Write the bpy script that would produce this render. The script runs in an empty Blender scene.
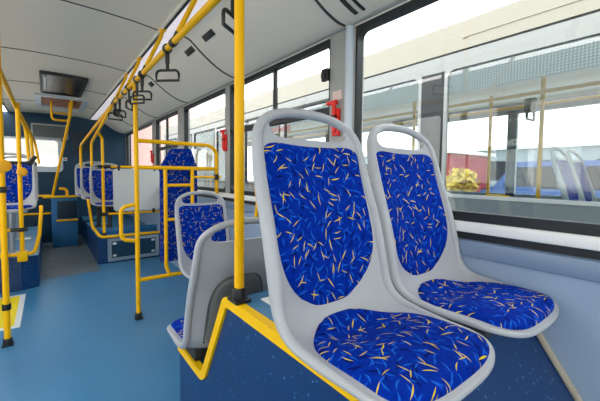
import bpy, bmesh, math, random
from mathutils import Vector, Matrix
random.seed(4)
scene = bpy.context.scene
C = scene.collection
PI = math.pi
V = Vector

# ------------------------------------------------------------------ materials
def srgb(r, g, b):
    f = lambda c: (c/12.92 if c <= .04045 else ((c+.055)/1.055)**2.4)
    return (f(r/255), f(g/255), f(b/255), 1)

def mat(name, col, rough=.5, metal=0., spec=.5, coat=0., noise=None, bump=None, emit=None):
    m = bpy.data.materials.new(name); m.use_nodes = True
    nt = m.node_tree; b = nt.nodes['Principled BSDF']
    b.inputs['Base Color'].default_value = col
    b.inputs['Roughness'].default_value = rough
    b.inputs['Metallic'].default_value = metal
    b.inputs['Specular IOR Level'].default_value = spec
    b.inputs['Coat Weight'].default_value = coat
    if emit:
        b.inputs['Emission Color'].default_value = emit[0]
        b.inputs['Emission Strength'].default_value = emit[1]
    if noise or bump:
        tc = nt.nodes.new('ShaderNodeTexCoord')
    if noise:      # (scale, amount)
        n = nt.nodes.new('ShaderNodeTexNoise'); n.inputs['Scale'].default_value = noise[0]
        n.inputs['Detail'].default_value = 6
        nt.links.new(tc.outputs['Object'], n.inputs['Vector'])
        mx = nt.nodes.new('ShaderNodeMix'); mx.data_type = 'RGBA'
        a = noise[1]
        mx.inputs[6].default_value = tuple(c*(1-a) for c in col[:3])+(1,)
        mx.inputs[7].default_value = tuple(min(1, c*(1+a)) for c in col[:3])+(1,)
        nt.links.new(n.outputs['Fac'], mx.inputs[0]); nt.links.new(mx.outputs[2], b.inputs['Base Color'])
    if bump:       # (scale, strength)
        n = nt.nodes.new('ShaderNodeTexNoise'); n.inputs['Scale'].default_value = bump[0]
        nt.links.new(tc.outputs['Object'], n.inputs['Vector'])
        bp = nt.nodes.new('ShaderNodeBump'); bp.inputs['Strength'].default_value = bump[1]
        bp.inputs['Distance'].default_value = .002
        nt.links.new(n.outputs['Fac'], bp.inputs['Height']); nt.links.new(bp.outputs['Normal'], b.inputs['Normal'])
    return m

class NG:
    """small node-building helper"""
    def __init__(s, nt): s.nt = nt
    def math(s, op, a, b=None, c=None, clamp=False):
        n = s.nt.nodes.new('ShaderNodeMath'); n.operation = op; n.use_clamp = clamp
        for i, v in enumerate((a, b, c)):
            if v is None: continue
            if isinstance(v, (int, float)): n.inputs[i].default_value = v
            else: s.nt.links.new(v, n.inputs[i])
        return n.outputs[0]
    def mix(s, f, a, b):
        n = s.nt.nodes.new('ShaderNodeMix'); n.data_type = 'RGBA'
        for i, v in ((0, f), (6, a), (7, b)):
            if isinstance(v, (tuple, float, int)): n.inputs[i].default_value = v
            else: s.nt.links.new(v, n.inputs[i])
        return n.outputs[2]

def fabric_material():
    m = bpy.data.materials.new('woven_fabric'); m.use_nodes = True
    nt = m.node_tree; b = nt.nodes['Principled BSDF']; g = NG(nt)
    uv = nt.nodes.new('ShaderNodeUVMap'); uv.uv_map = 'UVMap'
    def strokes(cell, off, ln, wd, curve, keep):
        mp = nt.nodes.new('ShaderNodeMapping'); mp.vector_type = 'POINT'
        mp.inputs['Location'].default_value = (off[0], off[1], 0)
        mp.inputs['Rotation'].default_value = (0, 0, off[2])
        mp.inputs['Scale'].default_value = (1/cell,)*3
        nt.links.new(uv.outputs[0], mp.inputs['Vector'])
        vo = nt.nodes.new('ShaderNodeTexVoronoi'); vo.voronoi_dimensions = '2D'; vo.feature = 'F1'
        vo.inputs['Scale'].default_value = 1; vo.inputs['Randomness'].default_value = .8
        nt.links.new(mp.outputs[0], vo.inputs['Vector'])
        sub = nt.nodes.new('ShaderNodeVectorMath'); sub.operation = 'SUBTRACT'
        nt.links.new(mp.outputs[0], sub.inputs[0]); nt.links.new(vo.outputs['Position'], sub.inputs[1])
        sep = nt.nodes.new('ShaderNodeSeparateXYZ'); nt.links.new(sub.outputs[0], sep.inputs[0])
        sc = nt.nodes.new('ShaderNodeSeparateColor'); nt.links.new(vo.outputs['Color'], sc.inputs[0])
        ang = g.math('MULTIPLY', sc.outputs[0], 2*PI)
        ca, sa = g.math('COSINE', ang), g.math('SINE', ang)
        u = g.math('ADD', g.math('MULTIPLY', sep.outputs[0], ca), g.math('MULTIPLY', sep.outputs[1], sa))
        v = g.math('SUBTRACT', g.math('MULTIPLY', sep.outputs[1], ca), g.math('MULTIPLY', sep.outputs[0], sa))
        v = g.math('SUBTRACT', v, g.math('MULTIPLY', g.math('MULTIPLY', u, u), g.math('MULTIPLY', g.math('SUBTRACT', sc.outputs[1], .5), curve)))
        t = g.math('DIVIDE', g.math('ABSOLUTE', u), ln)
        w = g.math('MULTIPLY', g.math('SUBTRACT', 1, g.math('POWER', t, 1.6)), wd)      # tapers to the tips
        d = g.math('SUBTRACT', w, g.math('ABSOLUTE', v))
        mk = g.math('MULTIPLY', d, 1/(wd*.3), clamp=True)
        return g.math('MULTIPLY', mk, g.math('LESS_THAN', sc.outputs[2], keep)), sc.outputs[1]
    noise = nt.nodes.new('ShaderNodeTexNoise'); noise.inputs['Scale'].default_value = 60; noise.inputs['Detail'].default_value = 4
    nt.links.new(uv.outputs[0], noise.inputs['Vector'])
    col = g.mix(noise.outputs['Fac'], srgb(0, 24, 110), srgb(0, 52, 170))
    dk, _ = strokes(.042, (.3, .1, .3), .46, .10, 1.2, .8)
    col = g.mix(g.math('MULTIPLY', dk, .75), col, srgb(4, 14, 78))
    for cell, off in ((.034, (3.1, 1.7, .5)), (.03, (7.3, 4.1, 1.1))):
        bl, r = strokes(cell, off, .46, .075, 1.5, .8)
        col = g.mix(g.math('MULTIPLY', bl, .68), col, srgb(26, 100, 214))
    for cell, off, kp in ((.036, (1.3, 9.7, .2), .5), (.041, (5.7, 2.3, .9), .4), (.05, (2.2, 6.1, 1.6), .35)):
        ye, r = strokes(cell, off, .42, .040, .9, kp)
        col = g.mix(ye, col, g.mix(r, srgb(206, 178, 0), srgb(226, 204, 10)))
    nt.links.new(col, b.inputs['Base Color'])
    b.inputs['Roughness'].default_value = .85; b.inputs['Specular IOR Level'].default_value = .06
    wv = nt.nodes.new('ShaderNodeTexNoise'); wv.inputs['Scale'].default_value = 700
    nt.links.new(uv.outputs[0], wv.inputs['Vector'])
    bp = nt.nodes.new('ShaderNodeBump'); bp.inputs['Strength'].default_value = .25; bp.inputs['Distance'].default_value = .001
    nt.links.new(wv.outputs['Fac'], bp.inputs['Height']); nt.links.new(bp.outputs['Normal'], b.inputs['Normal'])
    return m

def speckle_material(name, base, fleck, cell=.018, rough=.4, keep=.5, size=.09, bump=.15):
    m = bpy.data.materials.new(name); m.use_nodes = True
    nt = m.node_tree; b = nt.nodes['Principled BSDF']; g = NG(nt)
    tc = nt.nodes.new('ShaderNodeTexCoord')
    vo = nt.nodes.new('ShaderNodeTexVoronoi'); vo.inputs['Scale'].default_value = 1/cell
    nt.links.new(tc.outputs['Object'], vo.inputs['Vector'])
    sc = nt.nodes.new('ShaderNodeSeparateColor'); nt.links.new(vo.outputs['Color'], sc.inputs[0])
    sz = g.math('MULTIPLY', sc.outputs[1], size*2)
    mk = g.math('MULTIPLY', g.math('LESS_THAN', vo.outputs['Distance'], sz), g.math('LESS_THAN', sc.outputs[0], keep))
    n = nt.nodes.new('ShaderNodeTexNoise'); n.inputs['Scale'].default_value = 3; n.inputs['Detail'].default_value = 8
    nt.links.new(tc.outputs['Object'], n.inputs['Vector'])
    col = g.mix(n.outputs['Fac'], tuple(c*.8 for c in base[:3])+(1,), tuple(c*1.2 for c in base[:3])+(1,))
    col = g.mix(g.math('MULTIPLY', mk, .7), col, fleck)
    nt.links.new(col, b.inputs['Base Color'])
    b.inputs['Roughness'].default_value = rough
    nb = nt.nodes.new('ShaderNodeTexNoise'); nb.inputs['Scale'].default_value = 220
    nt.links.new(tc.outputs['Object'], nb.inputs['Vector'])
    bp = nt.nodes.new('ShaderNodeBump'); bp.inputs['Strength'].default_value = bump; bp.inputs['Distance'].default_value = .001
    nt.links.new(nb.outputs['Fac'], bp.inputs['Height']); nt.links.new(bp.outputs['Normal'], b.inputs['Normal'])
    return m

def floor_material():
    m = bpy.data.materials.new('vinyl_floor'); m.use_nodes = True
    nt = m.node_tree; b = nt.nodes['Principled BSDF']; g = NG(nt)
    tc = nt.nodes.new('ShaderNodeTexCoord')
    n = nt.nodes.new('ShaderNodeTexNoise'); n.inputs['Scale'].default_value = 2.2; n.inputs['Detail'].default_value = 9
    n.inputs['Roughness'].default_value = .65
    nt.links.new(tc.outputs['Object'], n.inputs['Vector'])
    n2 = nt.nodes.new('ShaderNodeTexNoise'); n2.inputs['Scale'].default_value = 90; n2.inputs['Detail'].default_value = 3
    nt.links.new(tc.outputs['Object'], n2.inputs['Vector'])
    f = g.math('ADD', g.math('MULTIPLY', n.outputs['Fac'], .7), g.math('MULTIPLY', n2.outputs['Fac'], .3))
    col = g.mix(f, srgb(28, 92, 134), srgb(78, 140, 184))
    nt.links.new(col, b.inputs['Base Color'])
    r = g.math('ADD', .22, g.math('MULTIPLY', n.outputs['Fac'], .3))
    nt.links.new(r, b.inputs['Roughness'])
    bp = nt.nodes.new('ShaderNodeBump'); bp.inputs['Strength'].default_value = .2; bp.inputs['Distance'].default_value = .001
    nt.links.new(n2.outputs['Fac'], bp.inputs['Height']); nt.links.new(bp.outputs['Normal'], b.inputs['Normal'])
    return m

def glass_material(name, tint, boost=1.):
    m = bpy.data.materials.new(name); m.use_nodes = True
    nt = m.node_tree; nt.nodes.remove(nt.nodes['Principled BSDF']); g = NG(nt)
    out = nt.nodes['Material Output']
    geo = nt.nodes.new('ShaderNodeNewGeometry')
    dt = nt.nodes.new('ShaderNodeVectorMath'); dt.operation = 'DOT_PRODUCT'
    nt.links.new(geo.outputs['Normal'], dt.inputs[0]); nt.links.new(geo.outputs['Incoming'], dt.inputs[1])
    c = g.math('ABSOLUTE', dt.outputs['Value'])
    f = g.math('ADD', .04, g.math('MULTIPLY', g.math('POWER', g.math('SUBTRACT', 1, c), 5), .96))
    f = g.math('MULTIPLY', f, boost, clamp=True)
    tr = nt.nodes.new('ShaderNodeBsdfTransparent'); tr.inputs[0].default_value = tint
    gl = nt.nodes.new('ShaderNodeBsdfGlossy'); gl.inputs['Roughness'].default_value = 0
    mx = nt.nodes.new('ShaderNodeMixShader')
    nt.links.new(f, mx.inputs[0]); nt.links.new(tr.outputs[0], mx.inputs[1]); nt.links.new(gl.outputs[0], mx.inputs[2])
    nt.links.new(mx.outputs[0], out.inputs['Surface'])
    return m

def film_material():
    """perforated sun film: grey sheet with a grid of tiny holes"""
    m = bpy.data.materials.new('perforated_film'); m.use_nodes = True
    nt = m.node_tree; b = nt.nodes['Principled BSDF']; g = NG(nt)
    tc = nt.nodes.new('ShaderNodeTexCoord'); sp = nt.nodes.new('ShaderNodeSeparateXYZ')
    nt.links.new(tc.outputs['Object'], sp.inputs[0])
    p = .022
    fy = g.math('SUBTRACT', g.math('FRACT', g.math('DIVIDE', sp.outputs[1], p)), .5)
    fz = g.math('SUBTRACT', g.math('FRACT', g.math('DIVIDE', sp.outputs[2], p)), .5)
    d = g.math('SQRT', g.math('ADD', g.math('MULTIPLY', fy, fy), g.math('MULTIPLY', fz, fz)))
    dot = g.math('LESS_THAN', d, .27)
    nt.links.new(g.mix(dot, srgb(104, 110, 112), srgb(160, 166, 168)), b.inputs['Base Color'])
    b.inputs['Roughness'].default_value = .5
    return m

M = {}
M['plastic'] = mat('grey_moulded_plastic', srgb(170, 172, 176), .42, bump=(350, .06))
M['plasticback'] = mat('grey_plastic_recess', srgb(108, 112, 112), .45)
M['fabric'] = fabric_material()
M['yellow'] = mat('yellow_powder_coat', srgb(250, 186, 0), .38, spec=.22)
M['nosing'] = mat('yellow_nosing_strip', srgb(246, 192, 0), .5, spec=.2, bump=(120, .1))
M['orange'] = mat('orange_plastic', srgb(246, 172, 12), .4)
M['black'] = mat('black_plastic', srgb(22, 22, 24), .45)
M['rubber'] = mat('black_rubber', srgb(24, 29, 33), .5)
M['floor'] = floor_material()
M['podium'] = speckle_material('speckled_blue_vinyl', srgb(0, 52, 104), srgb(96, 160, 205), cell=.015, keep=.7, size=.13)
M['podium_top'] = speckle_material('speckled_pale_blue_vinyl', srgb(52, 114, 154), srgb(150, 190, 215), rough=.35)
M['panelblue'] = mat('mid_blue_panel', srgb(44, 112, 166), .4, noise=(4, .08))
M['teal'] = mat('dark_teal_panel', srgb(0, 54, 80), .5, noise=(3, .12))
M['wall'] = mat('pale_grey_wall_panel', srgb(150, 170, 194), .5, bump=(260, .12))
M['ledge'] = mat('blue_grey_ledge', srgb(122, 142, 166), .4)
M['white'] = mat('white_painted_metal', srgb(236, 236, 232), .35)
M['beigetrim'] = mat('beige_seam_strip', srgb(176, 166, 146), .5)
M['ceiling'] = mat('warm_grey_ceiling', srgb(230, 222, 206), .55, noise=(1.2, .03))
M['cove'] = mat('pale_ceiling_cove', srgb(234, 227, 213), .5)
M['seam'] = mat('dark_seam', srgb(58, 60, 58), .6)
M['pillar'] = mat('grey_pillar', srgb(164, 164, 160), .5)
M['pillarlight'] = mat('pale_pillar_edge', srgb(196, 206, 214), .35)
M['diffuser'] = mat('lilac_lamp_diffuser', srgb(222, 210, 222), .4, emit=((1, .93, .97, 1), .12))
M['lamp'] = mat('lit_lamp_diffuser', srgb(230, 226, 222), .4, emit=((1, .97, .94, 1), 2.2))
M['alu'] = mat('brushed_aluminium', srgb(200, 206, 210), .32, metal=.85)
M['sheet'] = mat('pale_grey_partition_sheet', srgb(206, 207, 204), .45)
M['red'] = mat('red_plastic', srgb(232, 34, 22), .35)
M['pink'] = mat('pale_pink_paper', srgb(222, 196, 188), .7)
M['redink'] = mat('red_print', srgb(190, 20, 40), .6)
M['dark'] = mat('dark_plate', srgb(44, 44, 42), .5)
M['darkglass'] = mat('smoked_hatch_glass', srgb(20, 22, 20), .3)
M['ventbacklight'] = mat('backlight_tinted_slats', srgb(170, 110, 84), .5)  # warm light from behind the vent is put into the slat colour
M['greydark'] = mat('grey_screen_panel', srgb(84, 92, 92), .45)
M['glass'] = glass_material('window_glass', (.97, .985, .98, 1), 1.0)
M['glass2'] = glass_material('tinted_window_glass', (.80, .86, .86, 1), 1.0)
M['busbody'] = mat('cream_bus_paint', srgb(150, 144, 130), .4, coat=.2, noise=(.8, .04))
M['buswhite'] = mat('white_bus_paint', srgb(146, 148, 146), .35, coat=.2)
M['busdark'] = mat('black_bus_glazing', srgb(16, 22, 28), .5)
M['businner'] = mat('grey_bus_lining', srgb(150, 158, 164), .5)
M['film'] = film_material()
M['asphalt'] = mat('pale_concrete_paving', srgb(204, 202, 196), .9, noise=(6, .2))
M['redwall'] = mat('red_cladding', srgb(150, 40, 50), .6, noise=(1, .1))
M['pinkwall'] = mat('salmon_render', srgb(238, 196, 188), .8, noise=(1, .05))
M['concrete'] = mat('pale_concrete', srgb(214, 214, 208), .8, noise=(1, .06))
M['leaf'] = mat('green_leaves', srgb(112, 128, 66), .8, noise=(9, .4))
M['leafy'] = mat('yellow_leaves', srgb(196, 166, 60), .8, noise=(9, .4))
M['bark'] = mat('brown_bark', srgb(90, 72, 58), .9)
M['aislemat'] = mat('worn_grey_aisle_vinyl', srgb(92, 104, 112), .45, noise=(5, .35))
M['floormark'] = mat('yellow_floor_paint', srgb(240, 214, 30), .5, noise=(8, .06))
M['floorwhite'] = mat('white_floor_paint', srgb(214, 220, 220), .5, noise=(8, .06))

# ------------------------------------------------------------------ mesh helpers
def bm_(): return bmesh.new()

def box(bm, a, b, bev=0., seg=2, rot=None, piv=None):
    a, b = V(a), V(b); c = (a+b)/2; d = b-a
    r = bmesh.ops.create_cube(bm, size=1)
    vs = r['verts']
    for v in vs: v.co = V((v.co.x*d.x, v.co.y*d.y, v.co.z*d.z))
    if bev > 0:
        es = list({e for v in vs for e in v.link_edges})
        rb = bmesh.ops.bevel(bm, geom=es, offset=bev, segments=seg, profile=.5, affect='EDGES')
        vs = list({v for f in rb['faces'] for v in f.verts} | {v for v in vs if v.is_valid})
    mt = Matrix.Translation(c)
    if rot is not None: mt = mt @ rot.to_4x4()
    for v in vs: v.co = mt @ v.co
    return vs

def fillet(pts, r, n=6):
    pts = [V(p) for p in pts]; out = [pts[0]]
    for i in range(1, len(pts)-1):
        p = pts[i]; a = (pts[i-1]-p); b = (pts[i+1]-p)
        la, lb = a.length, b.length; a.normalize(); b.normalize()
        th = a.angle(b)
        if th > PI-.02: out.append(p); continue
        t = min(r/math.tan(th/2), la*.49, lb*.49); rr = t*math.tan(th/2)
        cc = p+(a+b).normalized()*(rr/math.sin(th/2))
        s = p+a*t-cc; e = p+b*t-cc
        tot = s.angle(e); ax = s.cross(e).normalized()
        for k in range(n+1):
            out.append(cc+Matrix.Rotation(tot*k/n, 3, ax) @ s)
    out.append(pts[-1]); return out

def tube(bm, pts, r, seg=14, closed=False, caps=True, r2=None, nrm=None):
    """sweep an ellipse (r across, r2 along nrm) on the path"""
    pts = [V(p) for p in pts]; n = len(pts); rings = []
    up = None
    for i, p in enumerate(pts):
        if closed: t = (pts[(i+1) % n]-pts[i-1])
        else: t = pts[min(i+1, n-1)]-pts[max(i-1, 0)]
        t.normalize()
        if nrm is not None:
            N = nrm[i]; N = (N-t*N.dot(t)).normalized()
        else:
            if up is None:
                up = V((0, 0, 1)) if abs(t.z) < .9 else V((1, 0, 0))
            N = (up-t*up.dot(t)).normalized(); up = N
        B = t.cross(N)
        rr = r[i] if isinstance(r, list) else r
        q = (r2[i] if isinstance(r2, list) else r2) if r2 else rr
        rings.append([bm.verts.new(p+B*(rr*math.cos(2*PI*k/seg))+N*(q*math.sin(2*PI*k/seg))) for k in range(seg)])
    m = n if closed else n-1
    for i in range(m):
        A, Bq = rings[i], rings[(i+1) % n]
        for k in range(seg):
            bm.faces.new((A[k], A[(k+1) % seg], Bq[(k+1) % seg], Bq[k]))
    if caps and not closed:
        bm.faces.new(list(reversed(rings[0]))); bm.faces.new(rings[-1])

def prism(bm, poly, axis, a, b):
    """polygon of 2-D points extruded along axis from a to b"""
    def P(p, t):
        if axis == 0: return V((t, p[0], p[1]))
        if axis == 1: return V((p[0], t, p[1]))
        return V((p[0], p[1], t))
    A = [bm.verts.new(P(p, a)) for p in poly]; B = [bm.verts.new(P(p, b)) for p in poly]
    n = len(poly)
    bm.faces.new(A); bm.faces.new(list(reversed(B)))
    for i in range(n): bm.faces.new((A[i], B[i], B[(i+1) % n], A[(i+1) % n]))

def rrect(y0, y1, z0, z1, r, n=5):
    out = []
    for cx, cy, a0 in ((y1-r, z1-r, 0), (y0+r, z1-r, PI/2), (y0+r, z0+r, PI), (y1-r, z0+r, 1.5*PI)):
        for k in range(n+1):
            a = a0+PI/2*k/n; out.append((cx+r*math.cos(a), cy+r*math.sin(a)))
    return out

def ring_plate(bm, outer, inner, axis, a, b):
    """plate with a hole: outer and inner loops have the same number of points"""
    def P(p, t):
        if axis == 0: return V((t, p[0], p[1]))
        if axis == 1: return V((p[0], t, p[1]))
        return V((p[0], p[1], t))
    n = len(outer)
    L = [[bm.verts.new(P(p, t)) for p in lp] for lp in (outer, inner) for t in (a, b)]
    oa, ob, ia, ib = L
    for i in range(n):
        j = (i+1) % n
        bm.faces.new((oa[i], oa[j], ia[j], ia[i])); bm.faces.new((ob[j], ob[i], ib[i], ib[j]))
        bm.faces.new((oa[j], oa[i], ob[i], ob[j])); bm.faces.new((ia[i], ia[j], ib[j], ib[i]))

def lathe(bm, prof, c, axis=V((0, 0, 1)), seg=20):
    q = V((0, 0, 1)).rotation_difference(axis)
    rings = []
    for r, h in prof:
        rings.append([bm.verts.new(V(c)+q @ V((r*math.cos(2*PI*k/seg), r*math.sin(2*PI*k/seg), h))) for k in range(seg)])
    for A, B in zip(rings, rings[1:]):
        for k in range(seg): bm.faces.new((A[k], A[(k+1) % seg], B[(k+1) % seg], B[k]))
    bm.faces.new(list(reversed(rings[0]))); bm.faces.new(rings[-1])

WM = {}
def wm(o):
    if o is None: return Matrix.Identity(4)
    return WM.get(o.name, Matrix.Identity(4))

def obj(name, bm, m, parent=None, smooth=True, local=False, label=None):
    """link bm as one mesh object; world coordinates unless local"""
    if parent is not None and not local:
        bmesh.ops.transform(bm, matrix=wm(parent).inverted(), verts=bm.verts)
    bmesh.ops.recalc_face_normals(bm, faces=bm.faces)
    me = bpy.data.meshes.new(name); bm.to_mesh(me); bm.free()
    for mm in (m if isinstance(m, (list, tuple)) else [m]): me.materials.append(mm)
    if smooth:
        me.polygons.foreach_set('use_smooth', [True]*len(me.polygons))
        try: me.set_sharp_from_angle(angle=math.radians(38))
        except Exception: pass
    o = bpy.data.objects.new(name, me); C.objects.link(o)
    if parent is not None:
        o.parent = parent; WM[o.name] = wm(parent)
    if label: o['label'] = label
    return o

def thing(name, label, cat, loc=(0, 0, 0), rz=0., group=None):
    o = bpy.data.objects.new(name, None); C.objects.link(o)
    o.empty_display_size = .05
    o.location = loc; o.rotation_euler = (0, 0, rz)
    WM[o.name] = Matrix.Translation(V(loc)) @ Matrix.Rotation(rz, 4, 'Z')
    o['label'] = label; o['category'] = cat
    if group: o['group'] = group
    return o

def tag(o, label, cat, group=None):
    o['label'] = label; o['category'] = cat
    if group: o['group'] = group
    return o

def struct(name, bm, m, smooth=False, parent=None):
    o = obj(name, bm, m, parent, smooth)
    o['kind'] = 'structure'
    return o

def dup(root, loc, rz, label, group=None):
    r = root.copy(); C.objects.link(r); r.location = loc; r.rotation_euler = (0, 0, rz)
    WM[r.name] = Matrix.Translation(V(loc)) @ Matrix.Rotation(rz, 4, 'Z')
    r['label'] = label
    if group: r['group'] = group
    for ch in list(root.children):
        c = ch.copy(); C.objects.link(c); c.parent = r
        for gch in list(ch.children):
            d = gch.copy(); C.objects.link(d); d.parent = c
    return r

# ------------------------------------------------------------------ camera
F = 328.; YAW = math.radians(37.75); PIT = math.radians(3.0); ROLL = math.radians(.6); CAMZ = 1.2
fw0 = V((math.sin(YAW), math.cos(YAW), 0)); rt0 = V((math.cos(YAW), -math.sin(YAW), 0)); up0 = V((0, 0, 1))
fw = fw0*math.cos(PIT)-up0*math.sin(PIT); up1 = up0*math.cos(PIT)+fw0*math.sin(PIT)
rt = rt0*math.cos(ROLL)+up1*math.sin(ROLL); upv = up1*math.cos(ROLL)-rt0*math.sin(ROLL)
cd = bpy.data.cameras.new('camera'); cam = bpy.data.objects.new('camera', cd); C.objects.link(cam)
mw = Matrix((rt, upv, -fw)).transposed().to_4x4(); mw.translation = V((0, 0, CAMZ))
cam.matrix_world = mw
cd.sensor_fit = 'HORIZONTAL'; cd.sensor_width = 36; cd.lens = 36*F/600; cd.shift_y = -9/600
cd.clip_start = .02; cd.clip_end = 300
scene.camera = cam

# ------------------------------------------------------------------ room shell
LW, RW = -1.10, 1.30            # side walls
YF, YR = -2.6, 7.5              # front and rear ends
bm = bm_(); box(bm, (LW-.1, YF-.1, -.08), (RW+.1, YR+.2, 0)); struct('floor', bm, M['floor'])

bm = bm_(); box(bm, (-.07, 4.6, 0), (.505, 7.48, .003)); struct('trim_60', bm, M['aislemat'])
# ceiling sheet (slightly arched) and the two coves
def sheet(bm, prof, y0, y1, th):
    poly = list(prof)+[(x, z+th) for x, z in reversed(prof)]
    prism(bm, poly, 1, y0, y1)
ceil_prof = [(-.474, 2.212), (-.3, 2.230), (-.1, 2.240), (.1, 2.243), (.3, 2.240), (.5, 2.230), (.674, 2.212)]
def catmull(pts, n=5):
    out = []
    P = [V((p[0], p[1], 0)) for p in pts]
    for i in range(len(P)-1):
        p0, p1, p2, p3 = P[max(i-1, 0)], P[i], P[i+1], P[min(i+2, len(P)-1)]
        for k in range(n):
            t = k/n
            q = .5*((2*p1)+(p2-p0)*t+(2*p0-5*p1+4*p2-p3)*t*t+(3*p1-p0-3*p2+p3)*t**3)
            out.append((q.x, q.y))
    out.append((pts[-1][0], pts[-1][1])); return out
cove_r = catmull([(.800, 2.222), (.875, 2.205), (.95, 2.145), (1.03, 2.085), (1.12, 2.030), (1.21, 1.997), (1.275, 1.990)])
cove_l = [(.2-x, z) for x, z in cove_r]
# roof hatch opening in the ceiling: hatch spans x -.02..0.38, y 4.35..5.4
bm = bm_(); sheet(bm, ceil_prof, YF-.1, YR+.1, .06); struct('ceiling', bm, M['ceiling'], True)
bm = bm_(); sheet(bm, cove_r, YF-.1, YR+.1, .05); struct('trim_1', bm, M['cove'], True)
bm = bm_(); sheet(bm, cove_l, YF-.1, YR+.1, .05); struct('trim_2', bm, M['cove'], True)
# black joint between ceiling and cove, lamp diffuser beside it
bm = bm_(); box(bm, (.672, YF, 2.206), (.694, YR, 2.24)); struct('trim_3', bm, M['rubber'])
bm = bm_(); box(bm, (.658, YF, 2.200), (.672, YR, 2.216), .003); struct('trim_4', bm, M['cove'])
bm = bm_(); box(bm, (-.494, YF, 2.206), (-.472, YR, 2.24)); struct('trim_5', bm, M['rubber'])
def lamp(x0, x1, label, m):
    t = thing('ceiling_lamp', label, 'lamp', ((x0+x1)/2, 2, 2.22))
    bm = bm_(); box(bm, (x0, YF, 2.206), (x1, YR-.01, 2.222), .006); obj('diffuser', bm, m, t)
    bm = bm_(); box(bm, (x0-.004, YF, 2.222), (x1+.004, YR-.01, 2.25)); obj('housing', bm, M['cove'], t)
lamp(.694, .800, 'long lilac strip lamp beside the black ceiling joint above the right handrail', M['diffuser'])
lamp(-.60, -.494, 'long strip lamp in the ceiling edge above the left seats', M['lamp'])
# transverse seams of ceiling and coves
k = 6
for y in (.05, 1.27, 2.51, 3.72, 5.0, 6.25):
    bm = bm_()
    tube(bm, [(x, y, z-.001) for x, z in ceil_prof], .0045, 6)
    struct('trim_%d' % k, bm, M['seam']); k += 1
    bm = bm_()
    tube(bm, [(x, y, z) for x, z in cove_r], .008, 6)
    struct('trim_%d' % k, bm, M['seam']); k += 1

# right wall
SILL = 1.023
bm = bm_(); box(bm, (RW, YF, 0), (RW+.07, YR, .886)); struct('wall_right', bm, M['wall'])
def trim(name, a, b, m, bev=0.):
    bm = bm_(); box(bm, a, b, bev); return struct(name, bm, m, bev > 0)
trim('trim_20', (RW-.022, YF, .888), (RW+.05, YR, .953), M['ledge'], .012)
trim('trim_21', (RW+.004, YF, .953), (RW+.05, YR, .981), M['rubber'])
trim('trim_22', (RW-.012, YF, .981), (RW+.06, YR, SILL), M['white'], .006)
trim('trim_23', (RW-.004, YF, 1.975), (RW+.07, YR, 2.06), M['cove'])
trim('trim_24', (RW-.03, YF, 1.982), (RW-.002, YR, 1.992), M['pillar'], .003)
# windows: name, y0, y1, transom, vertical divider
wins = [('window_1', -.62, 1.215, None, None), ('window_2', 1.405, 2.70, 1.572, 2.007), ('window_3', 2.79, 3.92, None, None),
        ('window_4', 4.14, 5.17, 1.545, 4.665), ('window_5', 5.37, 7.47, None, None), ('window_6', -2.4, -.8, None, None)]
def build_window(nm, y0, y1, tz, dv, x=RW, sgn=1, z0=SILL, z1=1.982, film=False, seal=.036):
    bm = bm_()
    outer = [(y0, z0), ]
    o = rrect(y0, y1, z0, z1, .004); i = rrect(y0+seal*.35, y1-seal*.35, z0+seal, z1-seal, .045)
    ring_plate(bm, o, i, 0, x, x+sgn*.045)
    w = struct(nm, bm, M['rubber'])
    bm = bm_(); prism(bm, rrect(y0+.008, y1-.008, z0+.01, z1-.01, .05), 0, x+sgn*.022, x+sgn*.027)
    obj('pane', bm, M['glass'], w, False)
    if tz:
        bm = bm_(); box(bm, (x+sgn*.002, y0+.01, tz-.02), (x+sgn*.04, y1-.01, tz+.02), .004); obj('transom', bm, M['rubber'], w)
    if dv:
        bm = bm_(); box(bm, (x+sgn*.006, dv-.011, (tz or z0)+.01), (x+sgn*.035, dv+.011, z1-.02), .003); obj('divider', bm, M['dark'], w)
    return w
for a in wins: build_window(*a)
# pillars
pil = [(1.215, 1.405), (2.70, 2.79), (3.92, 4.14), (5.17, 5.37), (-.8, -.62), (7.47, 7.5), (-2.6, -2.4)]
for j, (a, b) in enumerate(pil):
    trim('trim_%d' % (30+j), (RW-.006, a, SILL), (RW+.07, b, 1.982), M['pillar'], .004)
bm = bm_(); tube(bm, [(RW-.004, 1.250, SILL), (RW-.004, 1.250, 1.984)], .026, 16)
struct('trim_40', bm, M['pillarlight'], True)
# left wall with the same windows, mirrored
bm = bm_()
for a, b in ((YF, -2.3), (-.8, 1.45), (2.70, YR)): box(bm, (LW-.07, a, 0), (LW, b, SILL))
struct('wall_left', bm, M['wall'])
for nm, a, b in (('door_1', -2.3, -.8), ('door_2', 1.45, 2.70)):
    m_ = (a+b)/2
    for q_, (y0, y1) in enumerate(((a, m_), (m_, b))):
        bm = bm_(); ring_plate(bm, rrect(y0, y1, 0, 1.98, .004), rrect(y0+.04, y1-.04, .10, 1.93, .05), 0, LW-.05, LW-.01)
        if q_ == 0: d_ = struct(nm, bm, M['rubber'])
        else: obj('leaf_frame', bm, M['rubber'], d_)
        bm = bm_(); box(bm, (LW-.033, y0+.02, .08), (LW-.028, y1-.02, 1.95)); obj('pane', bm, M['glass'], d_, False)
trim('trim_41', (LW-.07, YF, 1.975), (LW+.004, YR, 2.06), M['cove'])
for j, (nm, a, b) in enumerate((('window_8', -.62, 1.215), ('window_10', 2.79, 4.0), ('window_11', 4.14, 5.17), ('window_12', 5.37, 6.6))):
    build_window(nm, a, b, None, None, LW, -1)
for j, (a, b) in enumerate(((-2.6, -2.3), (-.8, -.62), (1.215, 1.45), (2.70, 2.79), (4.0, 4.14), (5.17, 5.37), (6.6, 7.5))):
    trim('trim_%d' % (42+j), (LW-.07, a, SILL), (LW+.006, b, 1.982), M['pillar'], .004)
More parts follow.
